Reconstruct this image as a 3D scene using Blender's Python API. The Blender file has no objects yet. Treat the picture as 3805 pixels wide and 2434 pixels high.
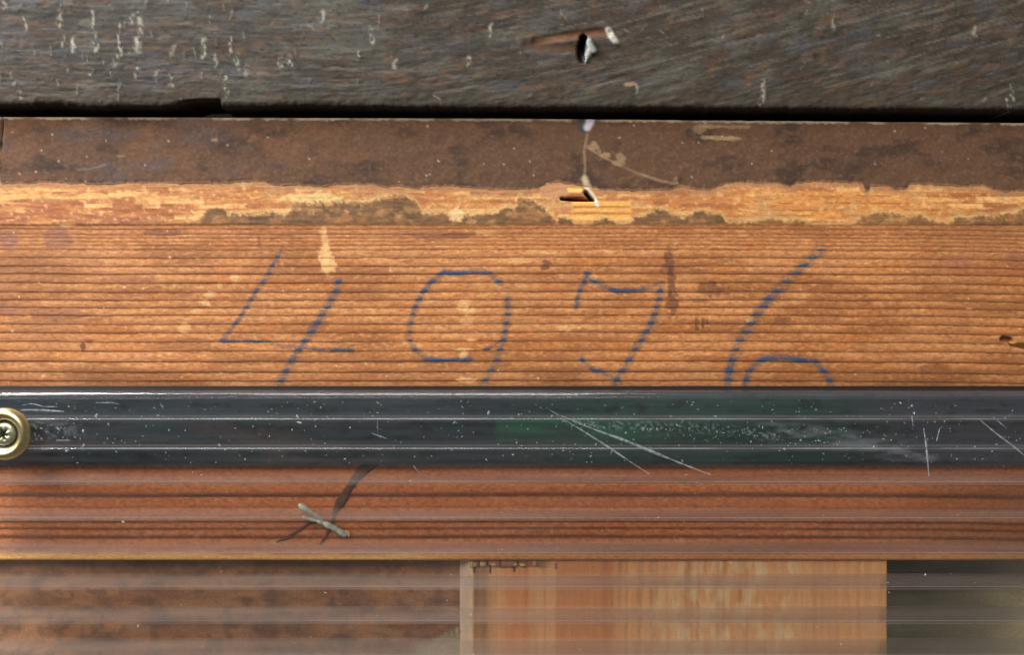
import bpy, bmesh, math, random
import numpy as np

# ------------------------------------------------------------------ units
# all layout is written in photograph pixels on the plane of the board's face
# (depth 0) and turned into metres: 14 px = 1 mm. x right, z up, y away.
S = 1.0 / 14000.0
CX, CY, DIST = 1902.5, 1217.0, 3000.0

sc = bpy.context.scene
rng = np.random.default_rng(7)
random.seed(7)

# ------------------------------------------------------------------ camera
cam_d = bpy.data.cameras.new("camera")
cam = bpy.data.objects.new("camera", cam_d)
sc.collection.objects.link(cam)
cam.location = (0, -DIST * S, 0)
cam.rotation_euler = (math.radians(90), 0, 0)
cam_d.sensor_width = 36.0
cam_d.lens = 36.0 * DIST / 3805.0
cam_d.clip_start = 0.005
cam_d.clip_end = 50.0
cam_d.dof.use_dof = True
cam_d.dof.focus_distance = (DIST - 60) * S
cam_d.dof.aperture_fstop = 9.0
sc.camera = cam

# ------------------------------------------------------------------ world
world = bpy.data.worlds.new("World")
sc.world = world
world.use_nodes = True
bg = world.node_tree.nodes["Background"]
bg.inputs[0].default_value = (0.97, 0.98, 1.0, 1)
bg.inputs[1].default_value = 0.11

# ------------------------------------------------------------------ lamps


def area(name, loc, size, power, color, target=(0, 0, 0)):
    l = bpy.data.lights.new(name, 'AREA')
    l.shape = 'RECTANGLE'
    l.size, l.size_y = size
    l.energy = power
    l.color = color
    o = bpy.data.objects.new(name, l)
    sc.collection.objects.link(o)
    o.location = loc
    d = [target[i] - loc[i] for i in range(3)]
    from mathutils import Vector
    o.rotation_euler = Vector(d).to_track_quat('-Z', 'Y').to_euler()
    return o


area("key_lamp", (-1.15, -0.62, 0.52), (0.60, 0.45), 14.5, (1.0, 0.95, 0.86))
area("fill_lamp", (-0.25, -1.15, 0.95), (0.9, 0.6), 21.5, (1.0, 0.95, 0.87))  # added soft fill to lower the contrast, no such lamp in view
area("window_light", (-0.39, -0.085, 0.34), (0.20, 0.12), 5.5, (0.80, 0.89, 1.0), (-0.1, 0, -0.04))

vs = sc.view_settings
vs.view_transform = 'Standard'
vs.look = 'None'
vs.exposure = 0.0
vs.gamma = 1.0
vs.use_curve_mapping = False
sc.cycles.transparent_max_bounces = 40
sc.cycles.max_bounces = 6
sc.cycles.diffuse_bounces = 3
sc.cycles.glossy_bounces = 3
sc.cycles.use_denoising = True
sc.cycles.caustics_reflective = False
sc.cycles.caustics_refractive = False

# ------------------------------------------------------------------ helpers


def lin(c):
    c = np.asarray(c, float) / 255.0
    return np.where(c <= 0.04045, c / 12.92, ((c + 0.055) / 1.055) ** 2.4)


def smooth(a, b, x):
    t = np.clip((x - a) / (b - a), 0, 1)
    return t * t * (3 - 2 * t)


_lat = {}


def vnoise(x, y, seed=0):
    if seed not in _lat:
        _lat[seed] = np.random.default_rng(1000 + seed).random((257, 257)).astype(np.float32)
    L = _lat[seed]
    x = np.asarray(x, np.float64) + 5000.37
    y = np.asarray(y, np.float64) + 5000.71
    xi = np.floor(x).astype(int)
    yi = np.floor(y).astype(int)
    fx = x - xi
    fy = y - yi
    fx = fx * fx * (3 - 2 * fx)
    fy = fy * fy * (3 - 2 * fy)
    a = L[yi % 256, xi % 256]
    b = L[yi % 256, (xi + 1) % 256]
    c = L[(yi + 1) % 256, xi % 256]
    d = L[(yi + 1) % 256, (xi + 1) % 256]
    return (a * (1 - fx) + b * fx) * (1 - fy) + (c * (1 - fx) + d * fx) * fy


def fbm(x, y, seed=0, octv=4, gain=0.5):
    s = 0.0
    w = 1.0
    t = 0.0
    for o in range(octv):
        s = s + w * vnoise(x * 2 ** o, y * 2 ** o, seed + 17 * o)
        t += w
        w *= gain
    return s / t


def curve(pts):
    a = np.array(pts, float)
    return lambda x: np.interp(x, a[:, 0], a[:, 1])


def poly_dist(X, Y, pts):
    """distance to a polyline and the run (0..1) along it, only near its box"""
    P = np.array(pts, float)
    best = np.full(X.shape, 1e9)
    run = np.zeros(X.shape)
    seg = np.hypot(*(P[1:] - P[:-1]).T)
    tot = seg.sum()
    acc = 0.0
    m = (X > P[:, 0].min() - 60) & (X < P[:, 0].max() + 60) & (Y > P[:, 1].min() - 60) & (Y < P[:, 1].max() + 60)
    xs, ys = X[m], Y[m]
    b = np.full(xs.shape, 1e9)
    r = np.zeros(xs.shape)
    for i in range(len(P) - 1):
        d = P[i + 1] - P[i]
        L2 = max((d ** 2).sum(), 1e-9)
        t = np.clip(((xs - P[i, 0]) * d[0] + (ys - P[i, 1]) * d[1]) / L2, 0, 1)
        dd = np.hypot(xs - P[i, 0] - t * d[0], ys - P[i, 1] - t * d[1])
        k = dd < b
        b[k] = dd[k]
        r[k] = (acc + t[k] * seg[i]) / tot
        acc += seg[i]
    best[m] = b
    run[m] = r
    return best, run


def stroke(X, Y, pts, width, soft=0.5):
    d, _ = poly_dist(X, Y, pts)
    return 1 - smooth(width * (1 - soft) * 0.5, width * (1 + soft) * 0.5, d)


def blob(X, Y, cx, cy, rx, ry, seed=3, rough=0.5, cell=22.0):
    n = fbm(X / cell, Y / cell, seed, 3) - 0.5
    d = np.hypot((X - cx) / rx, (Y - cy) / ry)
    return 1 - smooth(0.75, 1.15, d + n * rough * 2)


def near(X, Y, x0, x1, y0, y1):
    """index window of a (nearly) rectilinear grid round a box"""
    cs = np.nonzero((X[0] >= x0) & (X[0] <= x1))[0]
    rs = np.nonzero((Y.max(1) >= y0) & (Y.min(1) <= y1))[0]
    if len(cs) == 0 or len(rs) == 0:
        return None
    return slice(rs[0], rs[-1] + 1), slice(cs[0], cs[-1] + 1)


def dab(c, X, Y, col, b, s, seed=3, rough=0.5, cell=22.0):
    """blend a ragged spot into c, only where it lies"""
    bx, by, rx, ry = b
    w = near(X, Y, bx - rx * 2.2, bx + rx * 2.2, by - ry * 2.2, by + ry * 2.2)
    if w:
        c[w] = mix(c[w], col, blob(X[w], Y[w], bx, by, rx, ry, seed, rough, cell) * s)


def spot(c, X, Y, col, bx, by, q, s):
    w = near(X, Y, bx - q * 1.6, bx + q * 1.6, by - q * 1.6, by + q * 1.6)
    if w:
        c[w] = mix(c[w], col, np.clip(1.4 - np.hypot((X[w] - bx) / q, (Y[w] - by) / q), 0, 1) * s)


def mix(c, col, m):
    return c * (1 - m[..., None]) + lin(col) * m[..., None]


def to_world(px, py, d):
    """photo pixel + depth (px, positive away) -> metres, on the eye's ray"""
    f = 1.0 + d / DIST
    return np.stack([(px - CX) * f * S, d * S + np.zeros_like(px), (CY - py) * f * S], -1)


def to_plane(px, py, d):
    """plain parallel layout at a depth"""
    return np.stack([(px - CX) * S, d * S + np.zeros_like(px), (CY - py) * S], -1)


def link(name, me, mat, parent=None):
    o = bpy.data.objects.new(name, me)
    sc.collection.objects.link(o)
    if mat is not None:
        me.materials.append(mat)
    if parent is not None:
        o.parent = parent
    return o


def tag(o, label=None, cat=None, group=None, kind=None):
    if label:
        o["label"] = label
    if cat:
        o["category"] = cat
    if group:
        o["group"] = group
    if kind:
        o["kind"] = kind
    return o


def empty(name, loc=(0, 0, 0)):
    o = bpy.data.objects.new(name, None)
    o.empty_display_size = 0.01
    o.location = loc
    sc.collection.objects.link(o)
    return o


def mesh_from(name, verts, faces, smooth_shade=True):
    me = bpy.data.meshes.new(name)
    me.from_pydata([tuple(v) for v in verts], [], faces)
    if smooth_shade:
        me.polygons.foreach_set("use_smooth", [True] * len(me.polygons))
    me.update()
    return me


def grid_mesh(name, V, col, skirt=None, keep=None, alpha=None):
    """V (rows, cols, 3) metres, col (rows, cols, 3) linear; skirt: depth (m) of
    a rim running straight back from the border"""
    R, C = V.shape[:2]
    verts = V.reshape(-1, 3)
    cols = col.reshape(-1, 3)
    idx = np.arange(R * C).reshape(R, C)
    q = np.stack([idx[:-1, :-1], idx[1:, :-1], idx[1:, 1:], idx[:-1, 1:]], -1).reshape(-1, 4)
    al = None if alpha is None else alpha.reshape(-1)
    if keep is not None:
        kf = keep.reshape(-1)[q].any(1)
        q = q[kf]
        used = np.unique(q)
        mp = np.full(R * C, -1)
        mp[used] = np.arange(len(used))
        q = mp[q]
        verts = verts[used]
        cols = cols[used]
        al = al[used] if al is not None else None
    if skirt is not None:
        loop = np.concatenate([idx[0, :], idx[1:, -1], idx[-1, -2::-1], idx[-2:0:-1, 0]])
        n0 = len(verts)
        back = verts[loop].copy()
        back[:, 1] = skirt
        verts = np.concatenate([verts, verts[loop], back])
        cols = np.concatenate([cols, cols[loop], cols[loop]])
        n = len(loop)
        a = n0 + np.arange(n)
        b = np.roll(a, -1)
        ia = n0 + n + np.arange(n)
        ib = np.roll(ia, -1)
        q = np.concatenate([q, np.stack([a, b, ib, ia], -1)])
    me = bpy.data.meshes.new(name)
    me.vertices.add(len(verts))
    me.vertices.foreach_set("co", verts.astype(np.float32).ravel())
    me.loops.add(q.size)
    me.loops.foreach_set("vertex_index", q.astype(np.int32).ravel())
    me.polygons.add(len(q))
    me.polygons.foreach_set("loop_start", (np.arange(len(q)) * 4).astype(np.int32))
    me.polygons.foreach_set("use_smooth", np.ones(len(q), bool))
    at = me.attributes.new("tone", 'FLOAT_COLOR', 'POINT')
    rgba = np.ones((len(verts), 4), np.float32)
    rgba[:, :3] = np.clip(cols, 0, 1)
    at.data.foreach_set("color", rgba.ravel())
    if al is not None:
        at2 = me.attributes.new("cover", 'FLOAT', 'POINT')
        at2.data.foreach_set("value", al.astype(np.float32))
    me.update(calc_edges=True)
    me.validate()
    return me


def box_mesh(name, x0, x1, y0, y1, z0, z1, bev=0.0):
    bm = bmesh.new()
    bmesh.ops.create_cube(bm, size=1.0)
    for v in bm.verts:
        v.co.x = x0 if v.co.x < 0 else x1
        v.co.y = y0 if v.co.y < 0 else y1
        v.co.z = z0 if v.co.z < 0 else z1
    if bev > 0:
        bmesh.ops.bevel(bm, geom=bm.edges[:], offset=bev, segments=3, affect='EDGES', profile=0.5)
    me = bpy.data.meshes.new(name)
    bm.to_mesh(me)
    bm.free()
    if bev > 0:
        me.polygons.foreach_set("use_smooth", [True] * len(me.polygons))
    return me


def tube(name, pts, radii, seg=10, flat=1.0):
    """tapered tube through pts (metres); flat squeezes it along y"""
    P = np.array(pts, float)
    n = len(P)
    T = np.gradient(P, axis=0)
    T /= np.linalg.norm(T, axis=1)[:, None]
    verts, faces = [], []
    for i in range(n):
        a = np.array([0, -1, 0.0])
        b = np.cross(T[i], a)
        b /= np.linalg.norm(b)
        a2 = np.cross(b, T[i])
        for k in range(seg):
            t = 2 * math.pi * k / seg
            off = b * math.cos(t) * radii[i] + a2 * math.sin(t) * radii[i] * flat
            verts.append(P[i] + off)
    for i in range(n - 1):
        for k in range(seg):
            k2 = (k + 1) % seg
            faces.append((i * seg + k, i * seg + k2, (i + 1) * seg + k2, (i + 1) * seg + k))
    faces.append(tuple(range(seg))[::-1])
    faces.append(tuple((n - 1) * seg + k for k in range(seg)))
    return mesh_from(name, verts, faces)


def spline(pts, n):
    P = np.array(pts, float)
    d = np.concatenate([[0], np.cumsum(np.linalg.norm(np.diff(P, axis=0), axis=1))])
    t = np.linspace(0, d[-1], n)
    out = np.stack([np.interp(t, d, P[:, k]) for k in range(P.shape[1])], -1)
    for _ in range(3):
        o2 = out.copy()
        o2[1:-1] = 0.25 * out[:-2] + 0.5 * out[1:-1] + 0.25 * out[2:]
        out = o2
    return out


# ------------------------------------------------------------------ materials


def nodes(name):
    m = bpy.data.materials.new(name)
    m.use_nodes = True
    nt = m.node_tree
    nt.nodes.clear()
    out = nt.nodes.new('ShaderNodeOutputMaterial')
    return m, nt, out


def mapped(nt, scale, rot=(0, 0, 0)):
    tc = nt.nodes.new('ShaderNodeTexCoord')
    mp = nt.nodes.new('ShaderNodeMapping')
    mp.inputs['Scale'].default_value = scale
    mp.inputs['Rotation'].default_value = rot
    nt.links.new(tc.outputs['Object'], mp.inputs['Vector'])
    return mp.outputs['Vector']


def noise_tex(nt, vec, scale=1.0, detail=4.0, rough=0.6):
    n = nt.nodes.new('ShaderNodeTexNoise')
    n.inputs['Scale'].default_value = scale
    n.inputs['Detail'].default_value = detail
    n.inputs['Roughness'].default_value = rough
    nt.links.new(vec, n.inputs['Vector'])
    return n


def ramp(nt, fac, stops):
    r = nt.nodes.new('ShaderNodeValToRGB')
    e = r.color_ramp.elements
    while len(e) < len(stops):
        e.new(0.5)
    for k, (p, c) in enumerate(stops):
        e[k].position = p
        e[k].color = (c, c, c, 1) if np.isscalar(c) else (*c, 1)
    nt.links.new(fac, r.inputs['Fac'])
    return r


def surface_mat(name, grain=(800, 800, 6000), vary=0.35, rough=0.75, bump=0.25, speck=0.0, spec=0.3, bump_dist=0.00012):
    """vertex tone broken up by two procedural grains, with fine relief"""
    m, nt, out = nodes(name)
    L = nt.links.new
    at = nt.nodes.new('ShaderNodeAttribute')
    at.attribute_name = "tone"
    g = noise_tex(nt, mapped(nt, grain), 1.0, 3.0, 0.65)
    f = noise_tex(nt, mapped(nt, (2600, 2600, 2600)), 1.0, 2.0, 0.7)
    r1 = ramp(nt, g.outputs['Fac'], [(0.25, 1 - vary), (0.75, 1 + vary)])
    r2 = ramp(nt, f.outputs['Fac'], [(0.3, 1 - vary * 0.5), (0.7, 1 + vary * 0.5)])
    m1 = nt.nodes.new('ShaderNodeMix')
    m1.data_type = 'RGBA'
    m1.blend_type = 'MULTIPLY'
    m1.inputs['Factor'].default_value = 1.0
    L(at.outputs['Color'], m1.inputs[6])
    L(r1.outputs['Color'], m1.inputs[7])
    m2 = nt.nodes.new('ShaderNodeMix')
    m2.data_type = 'RGBA'
    m2.blend_type = 'MULTIPLY'
    m2.inputs['Factor'].default_value = 1.0
    L(m1.outputs[2], m2.inputs[6])
    L(r2.outputs['Color'], m2.inputs[7])
    p = nt.nodes.new('ShaderNodeBsdfPrincipled')
    L(m2.outputs[2], p.inputs['Base Color'])
    p.inputs['Roughness'].default_value = rough
    p.inputs['Specular IOR Level'].default_value = spec
    add = nt.nodes.new('ShaderNodeMath')
    add.operation = 'ADD'
    L(g.outputs['Fac'], add.inputs[0])
    L(f.outputs['Fac'], add.inputs[1])
    b = nt.nodes.new('ShaderNodeBump')
    b.inputs['Strength'].default_value = bump
    b.inputs['Distance'].default_value = bump_dist
    L(add.outputs[0], b.inputs['Height'])
    L(b.outputs['Normal'], p.inputs['Normal'])
    L(p.outputs[0], out.inputs['Surface'])
    return m


def cover_mat(name, rough=0.7, lo=0.42, hi=0.62):
    """thin deposit: vertex tone shown where its cover value (broken by noise) says"""
    m, nt, out = nodes(name)
    L = nt.links.new
    at = nt.nodes.new('ShaderNodeAttribute')
    at.attribute_name = "tone"
    ac = nt.nodes.new('ShaderNodeAttribute')
    ac.attribute_name = "cover"
    f = noise_tex(nt, mapped(nt, (2200, 2200, 3200)), 1.0, 3.0, 0.7)
    mu = nt.nodes.new('ShaderNodeMath')
    mu.operation = 'MULTIPLY'
    r = ramp(nt, f.outputs['Fac'], [(0.25, 0.7), (0.65, 1.0)])
    L(ac.outputs['Fac'], mu.inputs[0])
    L(r.outputs['Color'], mu.inputs[1])
    p = nt.nodes.new('ShaderNodeBsdfPrincipled')
    p.inputs['Roughness'].default_value = rough
    p.inputs['Specular IOR Level'].default_value = 0.25
    L(at.outputs['Color'], p.inputs['Base Color'])
    t = nt.nodes.new('ShaderNodeBsdfTransparent')
    mx = nt.nodes.new('ShaderNodeMixShader')
    L(mu.outputs[0], mx.inputs[0])
    L(t.outputs[0], mx.inputs[1])
    L(p.outputs[0], mx.inputs[2])
    L(mx.outputs[0], out.inputs['Surface'])
    return m


def plain_mat(name, col, rough=0.6, metal=0.0, vary=0.2, scale=900, bump=0.2):
    m, nt, out = nodes(name)
    L = nt.links.new
    n = noise_tex(nt, mapped(nt, (scale,) * 3), 1.0, 4.0, 0.6)
    c = np.array(lin(col))
    r = ramp(nt, n.outputs['Fac'], [(0.3, tuple(np.clip(c * (1 - vary), 0, 1))), (0.7, tuple(np.clip(c * (1 + vary), 0, 1)))])
    p = nt.nodes.new('ShaderNodeBsdfPrincipled')
    L(r.outputs['Color'], p.inputs['Base Color'])
    p.inputs['Roughness'].default_value = rough
    p.inputs['Metallic'].default_value = metal
    b = nt.nodes.new('ShaderNodeBump')
    b.inputs['Strength'].default_value = bump
    b.inputs['Distance'].default_value = 0.0001
    L(n.outputs['Fac'], b.inputs['Height'])
    L(b.outputs['Normal'], p.inputs['Normal'])
    L(p.outputs[0], out.inputs['Surface'])
    return m


def clear_mat(name, haze_lo, haze_hi, gloss=0.10, tint=(0.995, 0.995, 0.993), ior=1.36, stretch=(25, 25, 500), haze_col=(0.8, 0.8, 0.8), both=False, refl=0.7):
    """thin clear plastic wall: straight-through light, Fresnel gloss, faint
    streaky haze for wear and grease, and for sheen painted on ribs"""
    m, nt, out = nodes(name)
    L = nt.links.new
    tr = nt.nodes.new('ShaderNodeBsdfTransparent')
    tr.inputs[0].default_value = (*tint, 1)
    gl = nt.nodes.new('ShaderNodeBsdfGlossy')
    gl.inputs['Roughness'].default_value = gloss
    df = nt.nodes.new('ShaderNodeBsdfDiffuse')
    df.inputs[0].default_value = (*haze_col, 1)
    hz = df
    if both:
        tl = nt.nodes.new('ShaderNodeBsdfTranslucent')
        tl.inputs[0].default_value = (*haze_col, 1)
        mm = nt.nodes.new('ShaderNodeMixShader')
        mm.inputs[0].default_value = 0.5
        L(df.outputs[0], mm.inputs[1])
        L(tl.outputs[0], mm.inputs[2])
        hz = mm
    m1 = nt.nodes.new('ShaderNodeMixShader')
    m1.inputs[0].default_value = haze_lo
    if haze_hi > haze_lo:
        n = noise_tex(nt, mapped(nt, stretch), 1.0, 3.0, 0.6)
        r = ramp(nt, n.outputs['Fac'], [(0.35, haze_lo), (0.72, haze_hi)])
        L(r.outputs['Color'], m1.inputs[0])
    L(tr.outputs[0], m1.inputs[1])
    L(hz.outputs[0], m1.inputs[2])
    lw = nt.nodes.new('ShaderNodeLayerWeight')
    lw.inputs['Blend'].default_value = 0.5
    pw = nt.nodes.new('ShaderNodeMath')
    pw.operation = 'POWER'
    pw.inputs[1].default_value = 5.0
    L(lw.outputs['Facing'], pw.inputs[0])
    fr = nt.nodes.new('ShaderNodeMath')
    fr.operation = 'MULTIPLY_ADD'
    f0 = ((ior - 1) / (ior + 1)) ** 2
    fr.inputs[1].default_value = (1 - f0) * refl
    fr.inputs[2].default_value = f0
    L(pw.outputs[0], fr.inputs[0])
    m2 = nt.nodes.new('ShaderNodeMixShader')
    L(fr.outputs[0], m2.inputs[0])
    L(m1.outputs[0], m2.inputs[1])
    L(gl.outputs[0], m2.inputs[2])
    L(m2.outputs[0], out.inputs['Surface'])
    return m


M_old = surface_mat("weathered_dark_wood", grain=(560, 900, 1700), vary=0.22, rough=0.75, bump=0.08, spec=0.15, bump_dist=0.00015)
M_pine = surface_mat("ridged_pine", grain=(700, 900, 2600), vary=0.30, rough=0.72, bump=0.22)
M_paper = surface_mat("brown_paper", grain=(900, 900, 1300), vary=0.15, rough=0.85, bump=0.18)
M_bar = surface_mat("crossbar_pine", grain=(5200, 900, 200), vary=0.16, rough=0.72, bump=0.2)
M_canvas = surface_mat("canvas_back", grain=(1500, 900, 1500), vary=0.25, rough=0.9, bump=0.4)
M_crayon = cover_mat("blue_crayon")
M_foam = surface_mat("dark_felt", grain=(700, 700, 3000), vary=0.15, rough=0.9, bump=0.2)
M_skin = clear_mat("clear_sheet_skin", 0.001, 0.011, gloss=0.06)
M_skin_back = clear_mat("clear_sheet_back_skin", 0.002, 0.002, gloss=0.06)
M_rib = clear_mat("clear_sheet_rib", 0.13, 0.28, gloss=0.16, ior=1.45, refl=0.4, both=True, stretch=(14, 220, 30), haze_col=(0.96, 0.89, 0.85))  # pale haze stands in for the sheen reflected by the lower ribs


def film_mat(name, col, lo, hi, scale):
    """pale broken film: dust or a scratch, partly letting the ground through"""
    m, nt, out = nodes(name)
    L = nt.links.new
    n = noise_tex(nt, mapped(nt, (scale,) * 3), 1.0, 3.0, 0.6)
    r = ramp(nt, n.outputs['Fac'], [(0.35, lo), (0.65, hi)])
    d = nt.nodes.new('ShaderNodeBsdfDiffuse')
    d.inputs[0].default_value = (*lin(col), 1)
    t = nt.nodes.new('ShaderNodeBsdfTransparent')
    mx = nt.nodes.new('ShaderNodeMixShader')
    L(r.outputs['Color'], mx.inputs[0])
    L(t.outputs[0], mx.inputs[1])
    L(d.outputs[0], mx.inputs[2])
    L(mx.outputs[0], out.inputs['Surface'])
    return m


M_edge = clear_mat("clear_sheet_edge", 0.03, 0.07, gloss=0.09, ior=1.55, both=True, stretch=(60, 60, 900), haze_col=(0.62, 0.62, 0.70))
M_rib_low_haze = clear_mat("clear_sheet_rib_low_haze", 0.04, 0.04, gloss=0.08, ior=1.45, refl=0.4)  # upper ribs, without the painted sheen
M_glint = clear_mat("clear_sheet_glint", 0.06, 0.42, gloss=0.10, ior=1.5, both=True, stretch=(28, 28, 28), haze_col=(0.85, 0.88, 0.92))  # pale haze painting a glint along the upper ribs
M_scratch = film_mat("scratched_plastic", (188, 192, 198), 0.12, 0.5, 900)
M_dust = film_mat("dust_flecks", (180, 188, 184), 0.12, 0.75, 260)
M_brass = plain_mat("brass", (222, 204, 150), 0.34, 1.0, vary=0.10, bump=0.15)
M_zinc = plain_mat("zinc", (186, 186, 160), 0.38, 0.9, vary=0.10, bump=0.4)
M_recess = plain_mat("screw_recess_dark", (58, 60, 52), 0.8)
M_nail = plain_mat("grey_wire", (196, 205, 194), 0.5, 0.2, vary=0.3, bump=0.5)
M_cord = plain_mat("dark_cord", (98, 60, 38), 0.9, vary=0.3, bump=0.6)
M_black = plain_mat("dark_backing", (16, 15, 14), 0.95)

# ------------------------------------------------------------------ setting: what lies behind
wall = link("backdrop_wall", box_mesh("backdrop_wall", -0.25, 0.25, 420 * S, 450 * S, -0.2, 0.2), M_black)
tag(wall, kind="structure")

# ------------------------------------------------------------------ dark weathered frame rail (top)
gap_edge = curve([(-400, 392), (0, 393), (120, 394), (200, 388), (260, 396), (330, 401), (420, 398), (600, 400), (690, 392), (725, 385),
                  (820, 382), (822, 400), (1000, 401), (1150, 396), (1400, 402), (1700, 405), (2500, 405), (2800, 408), (3805, 414), (4300, 416)])


def rail():
    xs = np.arange(-260, 4070, 5.0)
    vs_ = np.concatenate([np.linspace(0, 0.72, 75), np.linspace(0.73, 1.0, 40)])
    X, Vv = np.meshgrid(xs, vs_)
    top = -220.0
    edge = gap_edge(X) + (fbm(X / 14, X * 0, 40, 3) - 0.5) * 9
    Y = top + (edge - top) * Vv
    # fibre direction: level on the left, rising to the right on the right
    ang = np.interp(X, [-300, 700, 1500, 2600, 4100], [0.02, 0.05, 0.14, 0.22, 0.25])
    Yr = Y + (X - 1900) * np.tan(ang)
    Yl = Y + (X - 1900) * 0.15
    st = fbm(X / 120, Yr / 9, 1, 5, 0.6)
    st2 = fbm(X / 300, Yr / 26, 5, 4)
    big = fbm(X / 260, Y / 120, 9, 4)
    med = fbm(X / 45, Yr / 18, 12, 4)
    fine = fbm(X / 9, Y / 7, 14, 3)
    h = (st - 0.5) * 1.8 + (st2 - 0.5) * 3.5 + (med - 0.5) * 1.2 + (fine - 0.5) * 0.7
    c = np.zeros(X.shape + (3,)) + lin((60, 54, 47))
    c = mix(c, (76, 73, 66), smooth(0.48, 0.75, big))
    c = mix(c, (70, 56, 46), smooth(0.50, 0.72, fbm(X / 150, Yr / 40, 22, 4)))
    c = mix(c, (74, 73, 78), 0.45 * smooth(0.55, 0.75, fbm(X / 120, Y / 60, 25, 3)))
    c = mix(c, (56, 50, 44), 0.6 * smooth(0.50, 0.70, 1 - st))
    c = mix(c, (98, 93, 84), 0.45 * smooth(0.55, 0.75, st) * smooth(0.4, 0.7, med))
    pit = fbm(X / 26, Yr / 9, 28, 3)
    c = mix(c, (42, 38, 34), 0.5 * smooth(0.6, 0.76, pit))
    h -= 1.0 * smooth(0.6, 0.74, pit)
    c = mix(c, (96, 74, 56), 0.5 * smooth(0.60, 0.75, fbm(X / 70, Yr / 22, 29, 4)))
    # browner, rougher arris
    low = smooth(315, 370, Y)
    c = mix(c, (124, 119, 108), 0.28 * smooth(0.52, 0.8, fbm(X / 90, Yr / 9, 30, 4)))
    c = mix(c, (62, 55, 46), low * 0.6)
    # pale nicks and old paint ticks, most of them on the left
    ticks = [(95, 85, 55), (228, 75, 50), (345, 80, 75), (352, 150, 40), (440, 120, 60), (448, 180, 50), (520, 100, 100), (505, 170, 55), (430, 225, 30),
             (490, 68, 30), (515, 170, 40), (270, 165, 45), (235, 155, 35), (360, 175, 35), (640, 190, 40), (756, 170, 55), (760, 195, 35),
             (858, 165, 50), (800, 225, 40), (880, 225, 55), (912, 265, 35), (840, 310, 50), (845, 335, 40), (640, 295, 50), (580, 285, 45),
             (510, 270, 30), (335, 275, 30), (50, 300, 30), (75, 352, 25), (1040, 230, 30), (1075, 225, 30), (1382, 130, 55), (1465, 240, 35),
             (1330, 205, 25), (1820, 110, 45), (2365, 335, 60), (3100, 80, 45), (2835, 340, 95), (3760, 340, 60), (3745, 390, 45),
             (3620, 115, 25), (1740, 230, 30), (2090, 50, 30), (20, 20, 25), (1200, 60, 30)]
    r2 = np.random.default_rng(3)
    for k, (tx, ty, ln) in enumerate(ticks):
        j = r2.uniform(-9, 9, 4)
        pts = [(tx + j[0], ty - ln / 2), (tx + j[1] * 0.6, ty - ln / 6), (tx + j[2] * 0.6, ty + ln / 6), (tx + j[3], ty + ln / 2)]
        w = near(X, Y, tx - 40, tx + 40, ty - ln, ty + ln)
        m = stroke(X[w], Y[w], pts, r2.uniform(8, 17), 0.95) * smooth(0.36, 0.62, fbm(X[w] / 9, Y[w] / 13, 50, 3))
        c[w] = mix(c[w], (178, 174, 156), m * r2.uniform(0.25, 0.75))
        h[w] += m * 1
    for k in range(80):
        tx = r2.uniform(0, 3805) if k % 2 else abs(r2.normal(450, 320))
        ty = r2.uniform(0, 385)
        a = r2.normal(1.5, 0.35) if tx < 1200 else r2.normal(0.5, 0.6)
        ln = r2.uniform(6, 17)
        pts = [(tx - math.cos(a) * ln, ty + math.sin(a) * ln), (tx + math.cos(a) * ln, ty - math.sin(a) * ln)]
        w = near(X, Y, tx - 40, tx + 40, ty - 40, ty + 40)
        if not w:
            continue
        m = stroke(X[w], Y[w], pts, r2.uniform(4, 8), 0.9)
        c[w] = mix(c[w], (138, 132, 120), m * smooth(0.35, 0.6, fbm(X[w] / 8, Y[w] / 8, 51, 3)) * r2.uniform(0.2, 0.6))
        h[w] += m * 1.2
    # torn gouge with bare orange wood
    g = stroke(X, Y, [(1990, 152), (2060, 140), (2150, 128), (2230, 120), (2262, 122)], 26, 0.6)
    c = mix(c, (128, 88, 58), g * 0.6)
    h -= g * 7
    g2 = stroke(X, Y, [(1960, 165), (2040, 172), (2140, 180)], 34, 0.8)
    c = mix(c, (76, 50, 34), g2 * 0.7)
    h -= g2 * 6
    g3 = stroke(X, Y, [(2262, 112), (2275, 135), (2290, 155)], 24, 0.5)
    c = mix(c, (172, 168, 154), g3 * 0.85)
    h += g3 * 8
    hole = stroke(X, Y, [(2168, 142), (2160, 170), (2158, 200), (2162, 218)], 25, 0.35)
    c = mix(c, (8, 7, 7), hole)
    h -= hole * 60
    g5 = stroke(X, Y, [(2190, 152), (2197, 178), (2188, 198), (2176, 216)], 24, 0.5)
    g5 = np.maximum(g5, blob(X, Y, 2203, 182, 16, 20, 8, 0.2))
    c = mix(c, (146, 148, 144), g5 * 0.9)
    h += g5 * 14
    g6 = stroke(X, Y, [(2210, 170), (2290, 165)], 14, 0.9)
    c = mix(c, (38, 36, 34), g6 * 0.7)
    g7 = blob(X, Y, 2340, 312, 30, 9, 60)
    c = mix(c, (134, 108, 84), g7)
    # the arris rolls away into the gap
    over = np.clip((Y - (edge - 26)) / 26.0, 0, 1)
    roll = 26 * (1 - np.sqrt(np.clip(1 - over ** 2.2, 0, 1)))
    h += (fbm(X / 30, Y / 22, 70, 3) - 0.5) * 5 * low
    notch = smooth(640, 740, X) * (1 - smooth(812, 824, X)) * smooth(366, 384, Y + (X - 720) * 0.02)
    h -= notch * 45
    d = -55 - h + roll
    return grid_mesh("rail_face", to_world(X, Y, d), c, skirt=160 * S)


o = link("frame_rail", rail(), M_old)
tag(o, "dark weathered rough wooden rail across the top with pale nicks", "wooden rail")

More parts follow.
